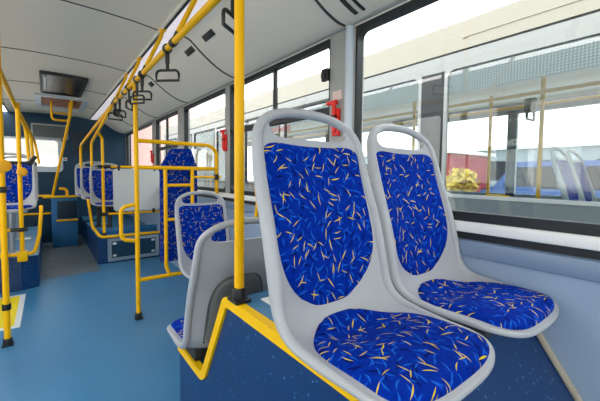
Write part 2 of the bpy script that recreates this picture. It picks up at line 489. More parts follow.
# rear wall with the rear window opening
RWx0, RWx1, RWz0, RWz1 = -.58, .185, 1.295, 1.765
bm = bm_()
box(bm, (LW-.1, YR, 0), (RW+.1, YR+.08, RWz0)); box(bm, (LW-.1, YR, RWz1), (RW+.1, YR+.08, 2.3))
box(bm, (LW-.1, YR, RWz0), (RWx0, YR+.08, RWz1)); box(bm, (RWx1, YR, RWz0), (RW+.1, YR+.08, RWz1))
struct('wall_rear', bm, M['teal'])
bm = bm_()
ring_plate(bm, rrect(RWx0-.06, RWx1+.07, RWz0-.10, RWz1+.03, .07), rrect(RWx0, RWx1, RWz0, RWz1, .06), 1, YR-.03, YR+.02)
w = struct('window_13', bm, M['pillarlight'], True)
bm = bm_(); prism(bm, rrect(RWx0-.02, RWx1+.02, RWz0-.02, RWz1+.02, .06), 1, YR+.03, YR+.036); obj('pane', bm, M['glass'], w, False)
# front end behind the camera: big windscreen
bm = bm_()
box(bm, (LW-.1, YF-.08, 0), (RW+.1, YF, .75)); box(bm, (LW-.1, YF-.08, 2.05), (RW+.1, YF, 2.3))
struct('wall_front', bm, M['wall'])
bm = bm_(); ring_plate(bm, rrect(LW, RW, .75, 2.05, .01), rrect(LW+.06, RW-.06, .81, 1.99, .08), 1, YF-.06, YF-.01)
w = struct('window_14', bm, M['rubber'])
bm = bm_(); box(bm, (LW+.02, YF-.04, .77), (RW-.02, YF-.035, 2.03)); obj('pane', bm, M['glass'], w, False)

# ------------------------------------------------------------------ seats
PROF = catmull([(.151, .617), (.144, .597), (.131, .566), (.115, .520), (.080, .405), (.042, .290), (.015, .190), (-.006, .108), (-.046, .071),
                (-.11, .061), (-.18, .059), (-.25, .059), (-.305, .056), (-.345, .046)], 8)     # side line of the rim
ARC = [0.]
for a, b in zip(PROF, PROF[1:]): ARC.append(ARC[-1]+math.hypot(b[0]-a[0], b[1]-a[1]))
STOT = ARC[-1]
def prof_at(s):
    s = max(0, min(STOT, s))
    for i in range(len(ARC)-1):
        if ARC[i+1] >= s: break
    t = (s-ARC[i])/(ARC[i+1]-ARC[i])
    a, b = PROF[i], PROF[i+1]
    d = V((0, b[0]-a[0], b[1]-a[1])).normalized()
    i0, i1 = max(i-3, 0), min(i+4, len(PROF)-1)
    d = V((0, PROF[i1][0]-PROF[i0][0], PROF[i1][1]-PROF[i0][1])).normalized()
    n = V((0, d.z, -d.y))           # towards the sitter
    return V((0, a[0]+(b[0]-a[0])*t, a[1]+(b[1]-a[1])*t)), n*(-1 if n.z < 0 and n.y > 0 else 1)
def s_of_z(z):                       # on the backrest
    best = min(range(len(PROF)), key=lambda i: abs(PROF[i][1]-z) if PROF[i][0] > -.045 else 9)
    return ARC[best]
W0 = .195
def half_width(s):
    W = W0
    W *= .955+.045*min(1, s/.3)
    a = .115                          # rounded top
    if s < a: W *= (max(0, 1-((a-s)/a)**2.5))**(1/2.5)
    f = .12                           # rounded front corners
    if s > STOT-f: W *= (max(0, 1-((s-STOT+f)/f)**3.0))**(1/3.0)
    return W
def smooth(a, b, t):
    t = max(0, min(1, (t-a)/(b-a))); return t*t*(3-2*t)
def surf(x, s, off=0.):
    p, n = prof_at(s)
    hollow = .004+.024*smooth(.04, .20, s)+.016*smooth(.25, .48, s)-.040*smooth(.60, .76, s)
    q = p-n*(hollow*max(0, 1-(abs(x)/W0)**2.4)-off)
    return V((x, q.y, q.z))
def surf_n(x, s):
    e = .004
    a = surf(x+e, s)-surf(x-e, s); b = surf(x, min(STOT, s+e))-surf(x, max(0, s-e))
    n = a.cross(b).normalized(); _, n0 = prof_at(s)
    return n if n.dot(n0) > 0 else -n

S_OPEN = s_of_z(.534)
def shell_bm(dz):
    bm = bm_(); NU, NS = 32, 54
    grid = []
    for i in range(NS+1):
        t = i/NS; row = []
        for j in range(NU+1):
            u = -1+2*j/NU
            c_ = min(1, max(0, (abs(u)-.52)/.44)); s0 = S_OPEN-.001-.075*c_**3.2
            tt = t if t < .7 else .7+.3*math.sin((t-.7)/.3*PI/2)
            s = s0+(STOT-.001-s0)*tt
            row.append((u*half_width(s), s))
        grid.append(row)
    th = .010
    Fv = [[bm.verts.new(surf(x, s)+V((0, 0, dz))) for x, s in r] for r in grid]
    Bv = [[bm.verts.new(surf(x, s)-surf_n(x, s)*th+V((0, 0, dz))) for x, s in r] for r in grid]
    for i in range(NS):
        for j in range(NU):
            bm.faces.new((Fv[i][j], Fv[i+1][j], Fv[i+1][j+1], Fv[i][j+1]))
            bm.faces.new((Bv[i][j], Bv[i][j+1], Bv[i+1][j+1], Bv[i+1][j]))
    for j in range(NU): bm.faces.new((Fv[0][j], Fv[0][j+1], Bv[0][j+1], Bv[0][j]))
    # rolled rim all round, the grab handle at the top
    ss = []
    n = 64
    for i in range(n+1):
        ss.append(STOT*(.5-.5*math.cos(PI*i/n)))
    left = [(-half_width(s), s) for s in ss]; right = [(half_width(s), s) for s in reversed(ss[1:-1])]
    path = left+right
    # resample evenly
    P3 = [surf(x, s) for x, s in path]
    NN = []
    for x, s in path: NN.append(surf_n(x*.97, s))
    ra = [.0140+.0015*smooth(.08, .2, s)-.0065*smooth(.60, .80, s)-.0015*smooth(.8, .95, s) for x, s in path]; rb = [.0135+.005*smooth(.06, .2, s)-.006*smooth(.45, .60, s)-.0045*smooth(.60, .85, s) for x, s in path]
    tube(bm, [p+V((0, 0, dz))-nn*(.004+.005*smooth(.06, .2, ps[1])) for p, nn, ps in zip(P3, NN, path)], ra, 14, closed=True, r2=rb, nrm=NN)
    return bm
def insert_bm(kind, dz, off=(0, 0)):
    bm = bm_(); uvl = bm.loops.layers.uv.new('UVMap')
    NU, NS = 22, 40; top = .013 if kind == 'back' else .019
    if kind == 'back':
        a, b = s_of_z(.526), s_of_z(.104)
        def w(v):                      # v 0 top .. 1 bottom
            q = .179-.001*min(1, v/.5)
            if v < .09: q *= .84+.16*(1-((.09-v)/.09)**2.6)**(1/2.6)
            if v > .58: q *= (max(0, 1-((v-.58)/.42)**2.4))**(1/2.5)
            return q
    else:
        a, b = STOT-.335, STOT-.008
        def w(v):
            q = .181
            if v < .50: q *= (max(0, 1-((.50-v)/.50)**2.5))**(1/2.1)
            if v > .76: q *= (max(0, 1-((v-.76)/.24)**3.0))**(1/3.0)
            return q
    rows = []
    for i in range(NS+1):
        t = i/NS; v = .5-.5*math.cos(PI*t)
        s = a+(b-a)*v; row = []
        for j in range(NU+1):
            u = math.sin((-1+2*j/NU)*PI/2)
            x = u*max(w(v), .002)
            e1 = max(0, 1-abs(u)**7); e2 = max(0, 1-abs(2*v-1)**14)
            sag = 0
            if kind == 'back':           # top edge dips slightly at its middle, corners rounded
                sag = .010*(1-u*u)*(1-v)**3+.014*abs(u)**8*(1-v)**8
            row.append((x, s+sag, -.004+(top+.004)*(e1**.5)*(e2**.5)))
        rows.append(row)
    vs = [[bm.verts.new(surf(x, s)+surf_n(x, s)*h+V((0, 0, dz))) for x, s, h in r] for r in rows]
    for i in range(NS):
        for j in range(NU):
            f = bm.faces.new((vs[i][j], vs[i+1][j], vs[i+1][j+1], vs[i][j+1]))
            for lp, (ii, jj) in zip(f.loops, ((i, j), (i+1, j), (i+1, j+1), (i, j+1))):
                lp[uvl].uv = (rows[ii][jj][0]+off[0], -rows[ii][jj][1]+off[1])
    return bm
def back_recess_bm(dz):
    """arched raised panel on the rear of the shell"""
    bm = bm_(); pts = []
    sb, st = s_of_z(.10), s_of_z(.385)
    NU, NS = 14, 16; g = []
    for i in range(NS+1):
        v = i/NS; s = sb+(st-sb)*v
        q = .125 if v < .55 else .125*(max(0, 1-((v-.55)/.45)**2.4))**(1/2.4)
        row = []
        for j in range(NU+1):
            u = -1+2*j/NU; x = u*max(q, .003)
            h = -.010-.010*(max(0, 1-abs(u)**8)**.5)*(max(0, 1-abs(2*v-1)**10)**.5)
            row.append(bm.verts.new(surf(x, s)+surf_n(x, s)*h+V((0, 0, dz))))
        g.append(row)
    for i in range(NS):
        for j in range(NU): bm.faces.new((g[i][j], g[i][j+1], g[i+1][j+1], g[i+1][j]))
    return bm
def recess_rim_bm(dz):
    bm = bm_(); pts, nn = [], []
    sb, st = s_of_z(.10), s_of_z(.39)
    n = 40
    for i in range(n+1):
        a = PI*i/n
        x = -.130*math.copysign(abs(math.cos(a))**.55, math.cos(a)); s = sb+(st-sb)*math.sin(a)**.55
        nrm = surf_n(x, s); pts.append(surf(x, s)-nrm*.011+V((0, 0, dz))); nn.append(nrm)
    tube(bm, pts, .0045, 8, r2=.004, nrm=nn)
    return bm
def make_seat(label, dz, foot, loc, rz, group, uvoff=(0, 0), back=False):
    """passenger seat; local origin on the surface it stands on, facing -y; dz lifts the shell, foot = pedestal style"""
    t = thing('passenger_seat', label, 'seat', loc, rz, group)
    obj('shell', shell_bm(dz), M['plastic'], t, local=True)
    obj('backrest_cushion', insert_bm('back', dz, uvoff), M['fabric'], t, local=True, label='blue backrest cushion with yellow and light blue strokes')
    obj('seat_cushion', insert_bm('seat', dz, (uvoff[0]+.7, uvoff[1])), M['fabric'], t, local=True, label='blue seat cushion with yellow and light blue strokes')
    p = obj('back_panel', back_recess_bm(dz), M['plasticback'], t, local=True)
    obj('panel_rim', recess_rim_bm(dz), M['greydark'], p, local=True)
    bm = bm_()
    if foot == 'box':
        box(bm, (-.13, -.24, 0), (.13, -.09, dz+.024), .008)
    elif foot == 'post':
        box(bm, (-.13, -.24, 0), (.13, -.08, .012), .004)
        tube(bm, [(0, -.16, .005), (0, -.16, dz+.015)], .028, 14)
        box(bm, (-.14, -.25, dz-.004), (.14, -.09, dz+.024), .006)
    obj('seat_base', bm, M['dark'] if foot == 'box' or loc[0] > .2 and loc[1] > 4 else M['alu'], t, local=True)
    return t
PT = .745                        # top of the front wheel-arch podium
G_NEAR = None
make_seat('large blue and grey seat nearest the camera, on the aisle side of the podium', .02, 'box', (.622, .62, PT), 0, 'passenger seats in the bus', (0, 0))
make_seat('blue and grey seat against the wall, right of the nearest seat', .02, 'box', (1.068, .62, PT), 0, 'passenger seats in the bus', (2.3, 1.1))
make_seat('grey seat turned away, showing its arched plastic back behind the yellow pole', .056, 'box', (.648, 1.350, .336), PI, 'passenger seats in the bus', (4.1, .4))
make_seat('blue seat with grey handle ring facing the turned-away grey seat', .43, 'post', (.965, 2.40, 0), 0, 'passenger seats in the bus', (1.3, 3.4))
make_seat('first seat on the raised right platform, half behind the pale partition sheet', .40-.04, 'post', (.70, 5.45, .350), 0, 'passenger seats in the bus', (3.3, 2.4))
PLH = .62
make_seat('second seat on the right platform, just behind the first one', .40, 'post', (.635, 6.12, .350), 0, 'passenger seats in the bus', (.3, 5.4))
make_seat('farthest seat on the right platform, against the dark rear wall', .40, 'post', (.605, 6.85, .350), 0, 'passenger seats in the bus', (6.3, 5.4))
make_seat('left-side seat on the raised podium, framed by yellow poles', .435, 'post', (-.30, 4.67, .341), 0, 'passenger seats in the bus', (5.1, 6.4))
make_seat('left-side seat behind the first left one, mostly hidden, under the rear window', .435, 'post', (-.30, 5.56, .341), 0, 'passenger seats in the bus', (5.9, 7.4))
make_seat('left-side window seat beside the pole-framed one, at the picture edge', .435, 'post', (-.75, 4.67, .341), 0, 'passenger seats in the bus', (9.1, 6.4))

# ------------------------------------------------------------------ front wheel-arch podium under the near seats
t = thing('wheel_arch_podium', 'dark blue speckled wheel-arch podium with yellow edging under the nearest two seats', 'podium', (.52, .9, 0))
prof = [(-.02, 0), (.02, .16), (.405, .735), (.43, PT), (1.075, PT), (1.125, .715), (1.33, .345), (1.365, .335), (1.66, .335), (1.66, 0)]
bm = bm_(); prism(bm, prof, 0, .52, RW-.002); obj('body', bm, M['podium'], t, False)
# yellow edging: band on the side face (10 mm proud) following the top outline, and its top flange
def band(bm, line, w0, x0, x1):
    """strip below an outline (y,z) of the podium, w0 wide"""
    n = len(line)
    inner = []
    for i in range(n):
        a = V(line[max(i-1, 0)]); b = V(line[min(i+1, n-1)])
        p = V(line[i])
        d1 = (p-a).normalized() if i > 0 else (b-p).normalized()
        d2 = (b-p).normalized() if i < n-1 else d1
        n1 = V((d1.y, -d1.x)); n2 = V((d2.y, -d2.x))
        m_ = (n1+n2).normalized(); k_ = w0/max(.35, m_.dot(n1))
        inner.append(p+m_*k_)
    A = [[bm.verts.new((x, p[0], p[1])) for p in line] for x in (x0, x1)]
    B = [[bm.verts.new((x, p[0], p[1])) for p in inner] for x in (x0, x1)]
    for i in range(n-1):
        bm.faces.new((A[0][i], A[0][i+1], B[0][i+1], B[0][i])); bm.faces.new((A[1][i+1], A[1][i], B[1][i], B[1][i+1]))
        bm.faces.new((A[0][i+1], A[0][i], A[1][i], A[1][i+1])); bm.faces.new((B[0][i], B[0][i+1], B[1][i+1], B[1][i]))
    for i in (0, n-1): bm.faces.new((A[0][i], A[1][i], B[1][i], B[0][i]))
def r2d(pts, r, n=5): return [(p.x, p.y) for p in fillet([V((a, b, 0)) for a, b in pts], r, n)]
line = r2d([(.0, .13), (.42, PT+.003), (1.118, PT+.003), (1.345, .338), (1.66, .338)], .05)
bm = bm_(); band(bm, line, .036, .509, .522); band(bm, line, .006, .5215, .540)
obj('edging', bm, M['nosing'], t, False, label='yellow edging strip')
bm = bm_(); box(bm, (.60, .72, PT+.003), (.95, 1.0, PT+.007), .001); obj('cover_plate', bm, M['white'], t, label='silver cover plate on the podium top')  # white colour stands in for the bright reflection off bare aluminium
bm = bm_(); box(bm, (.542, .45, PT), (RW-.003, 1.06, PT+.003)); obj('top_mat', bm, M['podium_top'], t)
bm = bm_()
q = [(.405, .735), (-.0, .13)]
tube(bm, [(RW-.012, .435, PT+.002), (RW-.012, .400, .744), (RW-.012, .012, .166), (RW-.012, -.028, 0)], .011, 8)
obj('seam_strip', bm, M['beigetrim'], t)

# yellow pole on the podium
def pole_foot(bm, x, y, z, r=.03, h=.05):
    box(bm, (x-.030, y-.036, z), (x+.030, y+.036, z+.012), .003)
    lathe(bm, [(r-.003, .008), (r-.003, h-.008), (r-.006, h)], (x, y, z), seg=20)
PX, PY = .533, 1.035
t = thing('grab_pole', 'tall yellow grab pole rising from the podium behind the nearest seat', 'pole', (PX, PY, PT))
bm = bm_(); tube(bm, [(PX, PY, PT+.01), (PX, PY, 2.225)], .0172, 18); obj('tube', bm, M['yellow'], t)
bm = bm_(); pole_foot(bm, PX, PY, PT+.003); obj('foot', bm, M['black'], t)

# ------------------------------------------------------------------ right handrail with brackets
HX, HZ = .57, 1.915
t = thing('handrail', 'long yellow ceiling handrail on the right of the aisle', 'handrail', (HX, 2, HZ))
bm = bm_(); tube(bm, fillet([(HX, -2.3, HZ), (HX, 3.95, HZ), (.425, 6.02, 1.60), (.425, 6.02, 1.27)], .12), .0175, 16); obj('rail', bm, M['yellow'], t)
bm = bm_(); tube(bm, fillet([(HX, 3.75, HZ), (HX, 3.95, HZ-.01), (.50, 5.32, 1.60), (.50, 5.32, 1.28)], .12), .0165, 16); obj('branch_rail', bm, M['yellow'], t)
for y in (-.2, .5, 1.18, 1.88, 2.60, 3.32, 3.9):
    bm = bm_(); tube(bm, fillet([(.672, y-.13, 2.208), (.665, y-.125, 2.16), (.575, y-.005, HZ+.02)], .03), .0135, 12)
    br = obj('bracket', bm, M['yellow'], t)
    bm = bm_(); box(bm, (.655, y-.155, 2.196), (.695, y-.105, 2.208), .003); obj('bracket_plate', bm, M['yellow'], br)
    bm = bm_(); tube(bm, [(HX, y-.022, HZ), (HX, y+.022, HZ)], .0225, 16)
    tube(bm, [(.5745, y-.006, HZ+.010), (.588, y-.024, HZ+.05)], .017, 12)
    obj('clamp', bm, M['black'], br)

# hand straps
def stadium(w, h, n=8):
    return fillet([(-w/2, 0, -h/2), (-w/2, 0, h/2), (w/2, 0, h/2), (w/2, 0, -h/2)], h*.42, n)
def make_strap(label, y, rz, swing=0., drop=.0):
    t = thing('hand_strap', label, 'hand strap', (HX, y, HZ), rz, 'hand straps along the right handrail')
    bm = bm_(); R = .0235
    tube(bm, [(0, -.011, 0), (0, .011, 0)], R, 18) if False else None
    # loop round the rail (rail runs along world y)
    c, s_ = math.cos(-rz), math.sin(-rz)
    lp = [V((R*math.cos(a), 0, R*math.sin(a))) for a in [2*PI*i/20 for i in range(20)]]
    lp = [V((p.x*c-p.y*s_, p.x*s_+p.y*c, p.z)) for p in lp]
    ax = V((-s_, c, 0))
    tube(bm, lp, .004, 8, closed=True, r2=.014, nrm=[ax]*20)
    obj('rail_loop', bm, M['black'], t, local=True)
    bm = bm_(); box(bm, (-.013, -.004, -.085-drop), (.013, .004, -.022), .003); box(bm, (-.009, -.007, -.125-drop), (.009, .007, -.07-drop), .004)
    obj('strap', bm, M['black'], t, local=True)
    bm = bm_(); pts = [p+V((0, 0, -.152-drop)) for p in stadium(.135, .058)]
    n = len(pts)
    tube(bm, pts, .0075, 10, closed=True, r2=.0075, nrm=[V((0, 1, 0))]*n)
    obj('handle', bm, M['black'], t, local=True)
    return t
make_strap('large black hand strap hanging nearest along the right handrail, fully in view', 2.0, -.75)
make_strap('black hand strap hanging from the handrail just behind the yellow frame pole', 2.63, -.70)
make_strap('edge-on black hand strap hanging fourth along the right handrail', 3.10, 1.05)
make_strap('black hand strap close to the frame pole, turned slightly from its neighbour', 2.80, -1.0)
make_strap('farthest but one small black hand strap along the right handrail', 3.55, .6)
make_strap('farthest small black hand strap at the end of the right handrail', 3.80, .3)
make_strap('black hand strap hanging half behind the tall yellow pole at the picture top', 1.16, .6)

# ------------------------------------------------------------------ yellow barrier frame across the bus at y = 2.9
FY = 2.9
t = thing('safety_barrier', 'yellow tubular barrier frame with tall aisle pole and grab loop', 'barrier', (.577, FY, 0))
r = .0165
bm = bm_(); tube(bm, [(.577, FY, .02), (.577, FY, 1.90)], .0175, 18); obj('pole', bm, M['yellow'], t)
bm = bm_(); tube(bm, fillet([(.577, FY, 1.458), (1.258, FY, 1.455), (1.258, FY, 1.0)], .10, 8), r, 16); obj('top_rail', bm, M['yellow'], t)
bm = bm_(); tube(bm, [(.577, FY, 1.243), (1.258, FY, 1.243)], r, 16); obj('middle_rail', bm, M['yellow'], t)
bm = bm_(); tube(bm, [(.577, FY, .318), (1.07, FY, .318)], r, 16); obj('bottom_rail', bm, M['yellow'], t)
bm = bm_(); tube(bm, fillet([(.80, FY, 1.243), (.80, FY, .40), (.83, FY, .318)], .06), .0155, 14); obj('upright', bm, M['yellow'], t)
bm = bm_(); tube(bm, [(1.03, FY, 1.243), (1.03, FY, .318)], .0155, 14); obj('upright', bm, M['yellow'], t)
for z in (1.095, .80):
    bm = bm_(); tube(bm, [(.80, FY, z), (1.03, FY, z)], .0135, 12); obj('cross_bar', bm, M['yellow'], t)
bm = bm_(); tube(bm, [(1.258, FY, 1.165), (RW+.0, FY, 1.165)], .012, 12); tube(bm, [(1.04, FY, 1.165), (1.258, FY, 1.165)], .011, 12); obj('wall_stay', bm, M['yellow'], t)
bm = bm_(); tube(bm, [(1.258, FY, 1.14), (1.258, FY, 1.19)], .0225, 16); obj('clamp', bm, M['black'], t)
bm = bm_(); tube(bm, fillet([(.577, FY, .945), (.46, FY-.0, .925), (.46, FY, .665), (.577, FY, .645)], .055, 8), .0145, 14); obj('grab_loop', bm, M['yellow'], t)
bm = bm_(); pole_foot(bm, .577, FY, 0); obj('foot', bm, M['black'], t)
# padded board behind it
t = thing('padded_backboard', 'tall blue padded board with cut corners behind the yellow barrier frame', 'padded board', (.95, 2.99, .33))
def uvbox_project(o, scale=1.):
    me = o.data; uvl = me.uv_layers.new(name='UVMap')
    for p in me.polygons:
        for li in p.loop_indices:
            co = me.vertices[me.loops[li].vertex_index].co
            uvl.data[li].uv = (co.x*scale+3.3, co.z*scale+.7) if abs(p.normal.y) > .4 else (co.y*scale+1, co.z*scale)
poly = [(.775, .42), (.778, 1.25), (.868, 1.412), (1.04, 1.422), (1.098, 1.26), (1.098, .42)]
bm = bm_(); prism(bm, poly, 1, 2.955, 3.005)
bmesh.ops.bevel(bm, geom=list(bm.edges), offset=.009, segments=3, affect='EDGES')
o = obj('padded_panel', bm, M['fabric'], t); uvbox_project(o)
bm = bm_()
prism(bm, [(p[0]+(.945-p[0])*.04, p[1]+(.93-p[1])*.02) for p in poly], 1, 3.004, 3.02); obj('backing_board', bm, M['rubber'], t)
bm = bm_(); box(bm, (1.02, 2.965, .26), (1.12, 3.015, .44), .008); obj('hinge_bracket', bm, M['black'], t)
for xx in (.80, 1.03):
    bm = bm_(); box(bm, (xx-.012, 2.914, 1.18), (xx+.012, 2.957, 1.22), .003); obj('fixing', bm, M['black'], t)
# folded grey lever beside the board
bm = bm_(); tube(bm, fillet([(1.075, 2.95, .34), (1.085, 2.94, .62), (1.05, 2.93, .80)], .05), .016, 12)
o = obj('stay_tube', bm, M['alu'], t)

# ------------------------------------------------------------------ right rear platform
t = thing('seat_platform', 'raised blue platform with yellow edge tube and silver-framed panel in front', 'platform', (.9, 4.95, 0))
PF = 4.93
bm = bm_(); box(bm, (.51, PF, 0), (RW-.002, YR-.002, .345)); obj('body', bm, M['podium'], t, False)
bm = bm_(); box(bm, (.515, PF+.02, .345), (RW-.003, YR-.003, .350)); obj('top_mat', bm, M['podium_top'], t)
bm = bm_(); box(bm, (.56, 5.18, .350), (RW-.003, 5.21, .43), .004); obj('step_riser', bm, M['panelblue'], t)
bm = bm_(); tube(bm, fillet([(1.285, PF-.005, .352), (.545, PF-.005, .352), (.475, PF+.22, .47), (.452, PF+.36, .78), (.452, PF+.42, .82)], .06), .018, 14)
obj('edge_tube', bm, M['yellow'], t, label='yellow edge tube')
bm = bm_(); ring_plate(bm, rrect(.62, 1.26, .02, .325, .01), rrect(.665, 1.215, .065, .285, .01), 1, PF-.014, PF); fr = obj('panel_frame', bm, M['alu'], t, False)
bm = bm_(); box(bm, (.665, PF-.007, .065), (1.215, PF, .285)); obj('access_panel', bm, M['teal'], t, False)
for x in (.70, 1.18):
    for z in (.095, .255):
        bm = bm_(); box(bm, (x-.022, PF-.016, z-.014), (x+.022, PF-.006, z+.014), .004); obj('latch', bm, M['white'], t)
# pole, rails and pale partition sheet on the platform edge
t = thing('partition_rail', 'yellow pole and rails carrying the pale partition sheet before the platform seats', 'barrier', (.59, 4.98, .35))
bm = bm_(); tube(bm, fillet([(.59, 4.98, .36), (.59, 4.98, 1.64), (.525, 4.88, 1.72)], .05), .0175, 16); obj('pole', bm, M['yellow'], t)
bm = bm_(); pole_foot(bm, .59, 4.98, .350); obj('foot', bm, M['black'], t)
bm = bm_(); tube(bm, [(.59, 4.98, 1.275), (RW, 4.98, 1.275)], .016, 14); obj('upper_rail', bm, M['yellow'], t)
bm = bm_(); tube(bm, [(.59, 4.98, .648), (RW, 4.98, .648)], .016, 14); obj('lower_rail', bm, M['yellow'], t)
bm = bm_(); tube(bm, [(.59, 4.98, .623), (.59, 4.98, .673)], .024, 14); tube(bm, [(.555, 4.98, .648), (.64, 4.98, .648)], .021, 14); obj('clamp', bm, M['black'], t)
bm = bm_(); tube(bm, [(.53, 4.98, 1.275), (.68, 4.98, 1.275)], .021, 14); obj('clamp', bm, M['black'], t)
t = thing('partition_sheet', 'pale grey rounded partition sheet hanging between two yellow rails', 'partition', (1.0, 4.955, .66))
bm = bm_(); prism(bm, rrect(.70, 1.285, .68, 1.25, .05), 1, 4.945, 4.953); obj('sheet', bm, M['sheet'], t, False)
for x, z in ((.77, 1.26), (1.22, 1.26), (1.20, .67)):
    bm = bm_(); box(bm, (x-.015, 4.938, z-.035), (x+.015, 5.0, z+.03), .004); obj('clip', bm, M['black'], t)

# ------------------------------------------------------------------ rear equipment box, yellow rails at the back
t = thing('rear_equipment_box', 'mid blue box at the aisle end with yellow edges and dark grille', 'cabinet', (.27, 6.9, 0))
bm = bm_(); box(bm, (.055, 6.4, 0), (.392, 6.75, .80), .02); obj('body', bm, M['panelblue'], t)
bm = bm_(); box(bm, (.125, 6.385, .46), (.388, 6.402, .74), .006); gr = obj('grille', bm, M['teal'], t)
for k_ in range(7):
    z = .49+k_*.036
    bm = bm_(); box(bm, (.14, 6.378, z), (.375, 6.39, z+.012), .003); obj('slat', bm, M['dark'], gr)
bm = bm_(); box(bm, (.115, 6.37, .415), (.394, 6.402, .445), .006); obj('lower_edge', bm, M['nosing'], t, label='yellow strip under the grille')
bm = bm_(); box(bm, (-.05, 6.38, .79), (.395, 6.43, .825), .008); obj('upper_edge', bm, M['nosing'], t, label='yellow top edge')
bm = bm_(); tube(bm, fillet([(.26, 6.45, .82), (.26, 6.45, .925), (.16, 6.45, .935)], .05), .02, 12); obj('grab_handle', bm, M['yellow'], t)
t = thing('rear_step', 'dark blue step at the end of the aisle left of the rear box', 'step', (-.15, 6.9, 0))
bm = bm_(); box(bm, (-.40, 6.9, 0), (.054, YR-.002, .50), .01); obj('body', bm, M['teal'], t)
bm = bm_(); tube(bm, [(-.38, 6.9, .50), (.05, 6.9, .50)], .018, 12); obj('edge_tube', bm, M['yellow'], t)
bm = bm_(); tube(bm, [(-.38, 6.9, .80), (.054, 6.9, .80)], .016, 12); tube(bm, [(-.38, 6.9, .49), (-.38, 6.9, .80)], .016, 12); obj('guard_rail', bm, M['yellow'], t)
t = thing('slanting_grab_pole', 'yellow pole slanting from the rear box up to the ceiling vent', 'pole', (.07, 6.41, .82))
bm = bm_(); tube(bm, [(.075, 6.42, .82), (.30, 5.75, 2.05), (.315, 5.74, 2.225)], .018, 14); obj('tube', bm, M['yellow'], t)
t = thing('hanging_grab_rail', 'yellow double U-shaped rail hanging below the ceiling vent', 'grab rail', (.19, 6.0, 2.2))
bm = bm_(); tube(bm, fillet([(.085, 6.0, 2.22), (.085, 6.0, 1.955), (.30, 6.0, 1.955), (.30, 6.0, 2.22)], .05), .0145, 12); obj('outer_bar', bm, M['yellow'], t)
bm = bm_(); tube(bm, fillet([(.085, 6.0, 2.06), (.30, 6.0, 2.06)], .05), .0125, 12); obj('cross_bar', bm, M['yellow'], t)
# hatch and vent in the ceiling
t = thing('roof_hatch', 'dark smoked roof hatch in the ceiling with a pale rim', 'hatch', (.18, 4.9, 2.235))
bm = bm_(); prism(bm, rrect(-.015, .385, 4.36, 5.40, .03), 2, 2.222, 2.25); obj('glass_panel', bm, M['darkglass'], t, False)
bm = bm_(); ring_plate(bm, rrect(-.03, .40, 4.345, 5.415, .03), rrect(-.005, .375, 4.37, 5.39, .03), 2, 2.208, 2.25); obj('rim', bm, M['dark'], t, False)
bm = bm_(); tube(bm, [(.02, 4.5, 2.215), (.02, 5.2, 2.215)], .012, 10); obj('handle', bm, M['pillarlight'], t)
t = thing('ceiling_vent', 'pale framed ceiling vent with slats tinted with painted warm back light behind the dark roof hatch', 'vent', (.22, 6.1, 2.235))
bm = bm_(); ring_plate(bm, rrect(-.10, .52, 5.62, 6.62, .03), rrect(-.03, .45, 5.70, 6.54, .02), 2, 2.212, 2.25); obj('frame', bm, M['pillarlight'], t, False)
bm = bm_(); box(bm, (-.04, 5.69, 2.236), (.46, 6.55, 2.246)); obj('back_plate', bm, M['dark'], t, False)
for k_ in range(6):
    y = 5.74+k_*.135
    bm = bm_(); box(bm, (-.03, y, 2.222), (.45, y+.06, 2.232), .003); obj('slat', bm, M['ventbacklight'], t)
# rear screen, wall grille, stickers
t = thing('rear_screen_panel', 'grey panel above the rear window', 'panel', (.09, YR-.04, 1.9))
bm = bm_(); prism(bm, rrect(-.18, .33, 1.80, 2.04, .02), 1, YR-.05, YR-.001); obj('case', bm, M['greydark'], t, False)
bm = bm_(); ring_plate(bm, rrect(-.19, .34, 1.79, 2.05, .02), rrect(-.165, .315, 1.815, 2.025, .02), 1, YR-.058, YR-.045); obj('bezel', bm, M['pillar'], t, False)
t = thing('wall_grille', 'dark ventilation grille on the teal rear wall', 'grille', (.56, YR-.01, 1.75))
bm = bm_(); ring_plate(bm, rrect(.40, .73, 1.52, 1.99, .01), rrect(.42, .71, 1.54, 1.97, .01), 1, YR-.02, YR-.001); obj('frame', bm, M['teal'], t, False)
for k_ in range(10):
    z = 1.55+k_*.042
    bm = bm_(); box(bm, (.42, YR-.015, z), (.71, YR-.001, z+.022), .002); obj('slat', bm, M['dark'], t)
bm = bm_(); box(bm, (.24, YR-.004, 1.405), (.315, YR-.001, 1.465)); o = obj('notice_sticker', bm, M['white'], None, False)
tag(o, 'small white sticker on the teal rear wall beside the slanting pole', 'sticker')
bm = bm_(); box(bm, (.275, YR-.006, 1.42), (.305, YR-.003, 1.45)); obj('red_mark', bm, M['redink'], o, False)

# ------------------------------------------------------------------ left side
t = thing('left_seat_podium', 'dark blue podium with yellow edge tube under the left seats', 'podium', (-.5, 4.4, 0))
LF = 4.28
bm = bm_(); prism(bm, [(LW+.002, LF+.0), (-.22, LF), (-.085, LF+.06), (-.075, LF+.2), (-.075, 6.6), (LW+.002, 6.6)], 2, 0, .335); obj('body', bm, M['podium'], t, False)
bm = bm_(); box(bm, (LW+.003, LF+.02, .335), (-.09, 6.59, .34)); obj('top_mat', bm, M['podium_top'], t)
bm = bm_(); tube(bm, fillet([(-1.05, LF-.004, .37), (-.11, LF-.004, .37), (-.068, LF+.0, .55), (-.048, LF+.02, .80), (-.048, LF+.06, .84)], .05), .017, 12)
obj('edge_tube', bm, M['yellow'], t, label='yellow edge tube')
t = thing('grab_pole', 'foreground yellow pole at the left picture edge, standing on the floor', 'pole', (-.236, 2.976, 0))
bm = bm_(); tube(bm, [(-.236, 2.976, .01), (-.236, 2.976, 2.20)], .0185, 18); obj('tube', bm, M['yellow'], t)
bm = bm_(); pole_foot(bm, -.236, 2.976, 0); obj('foot', bm, M['black'], t)
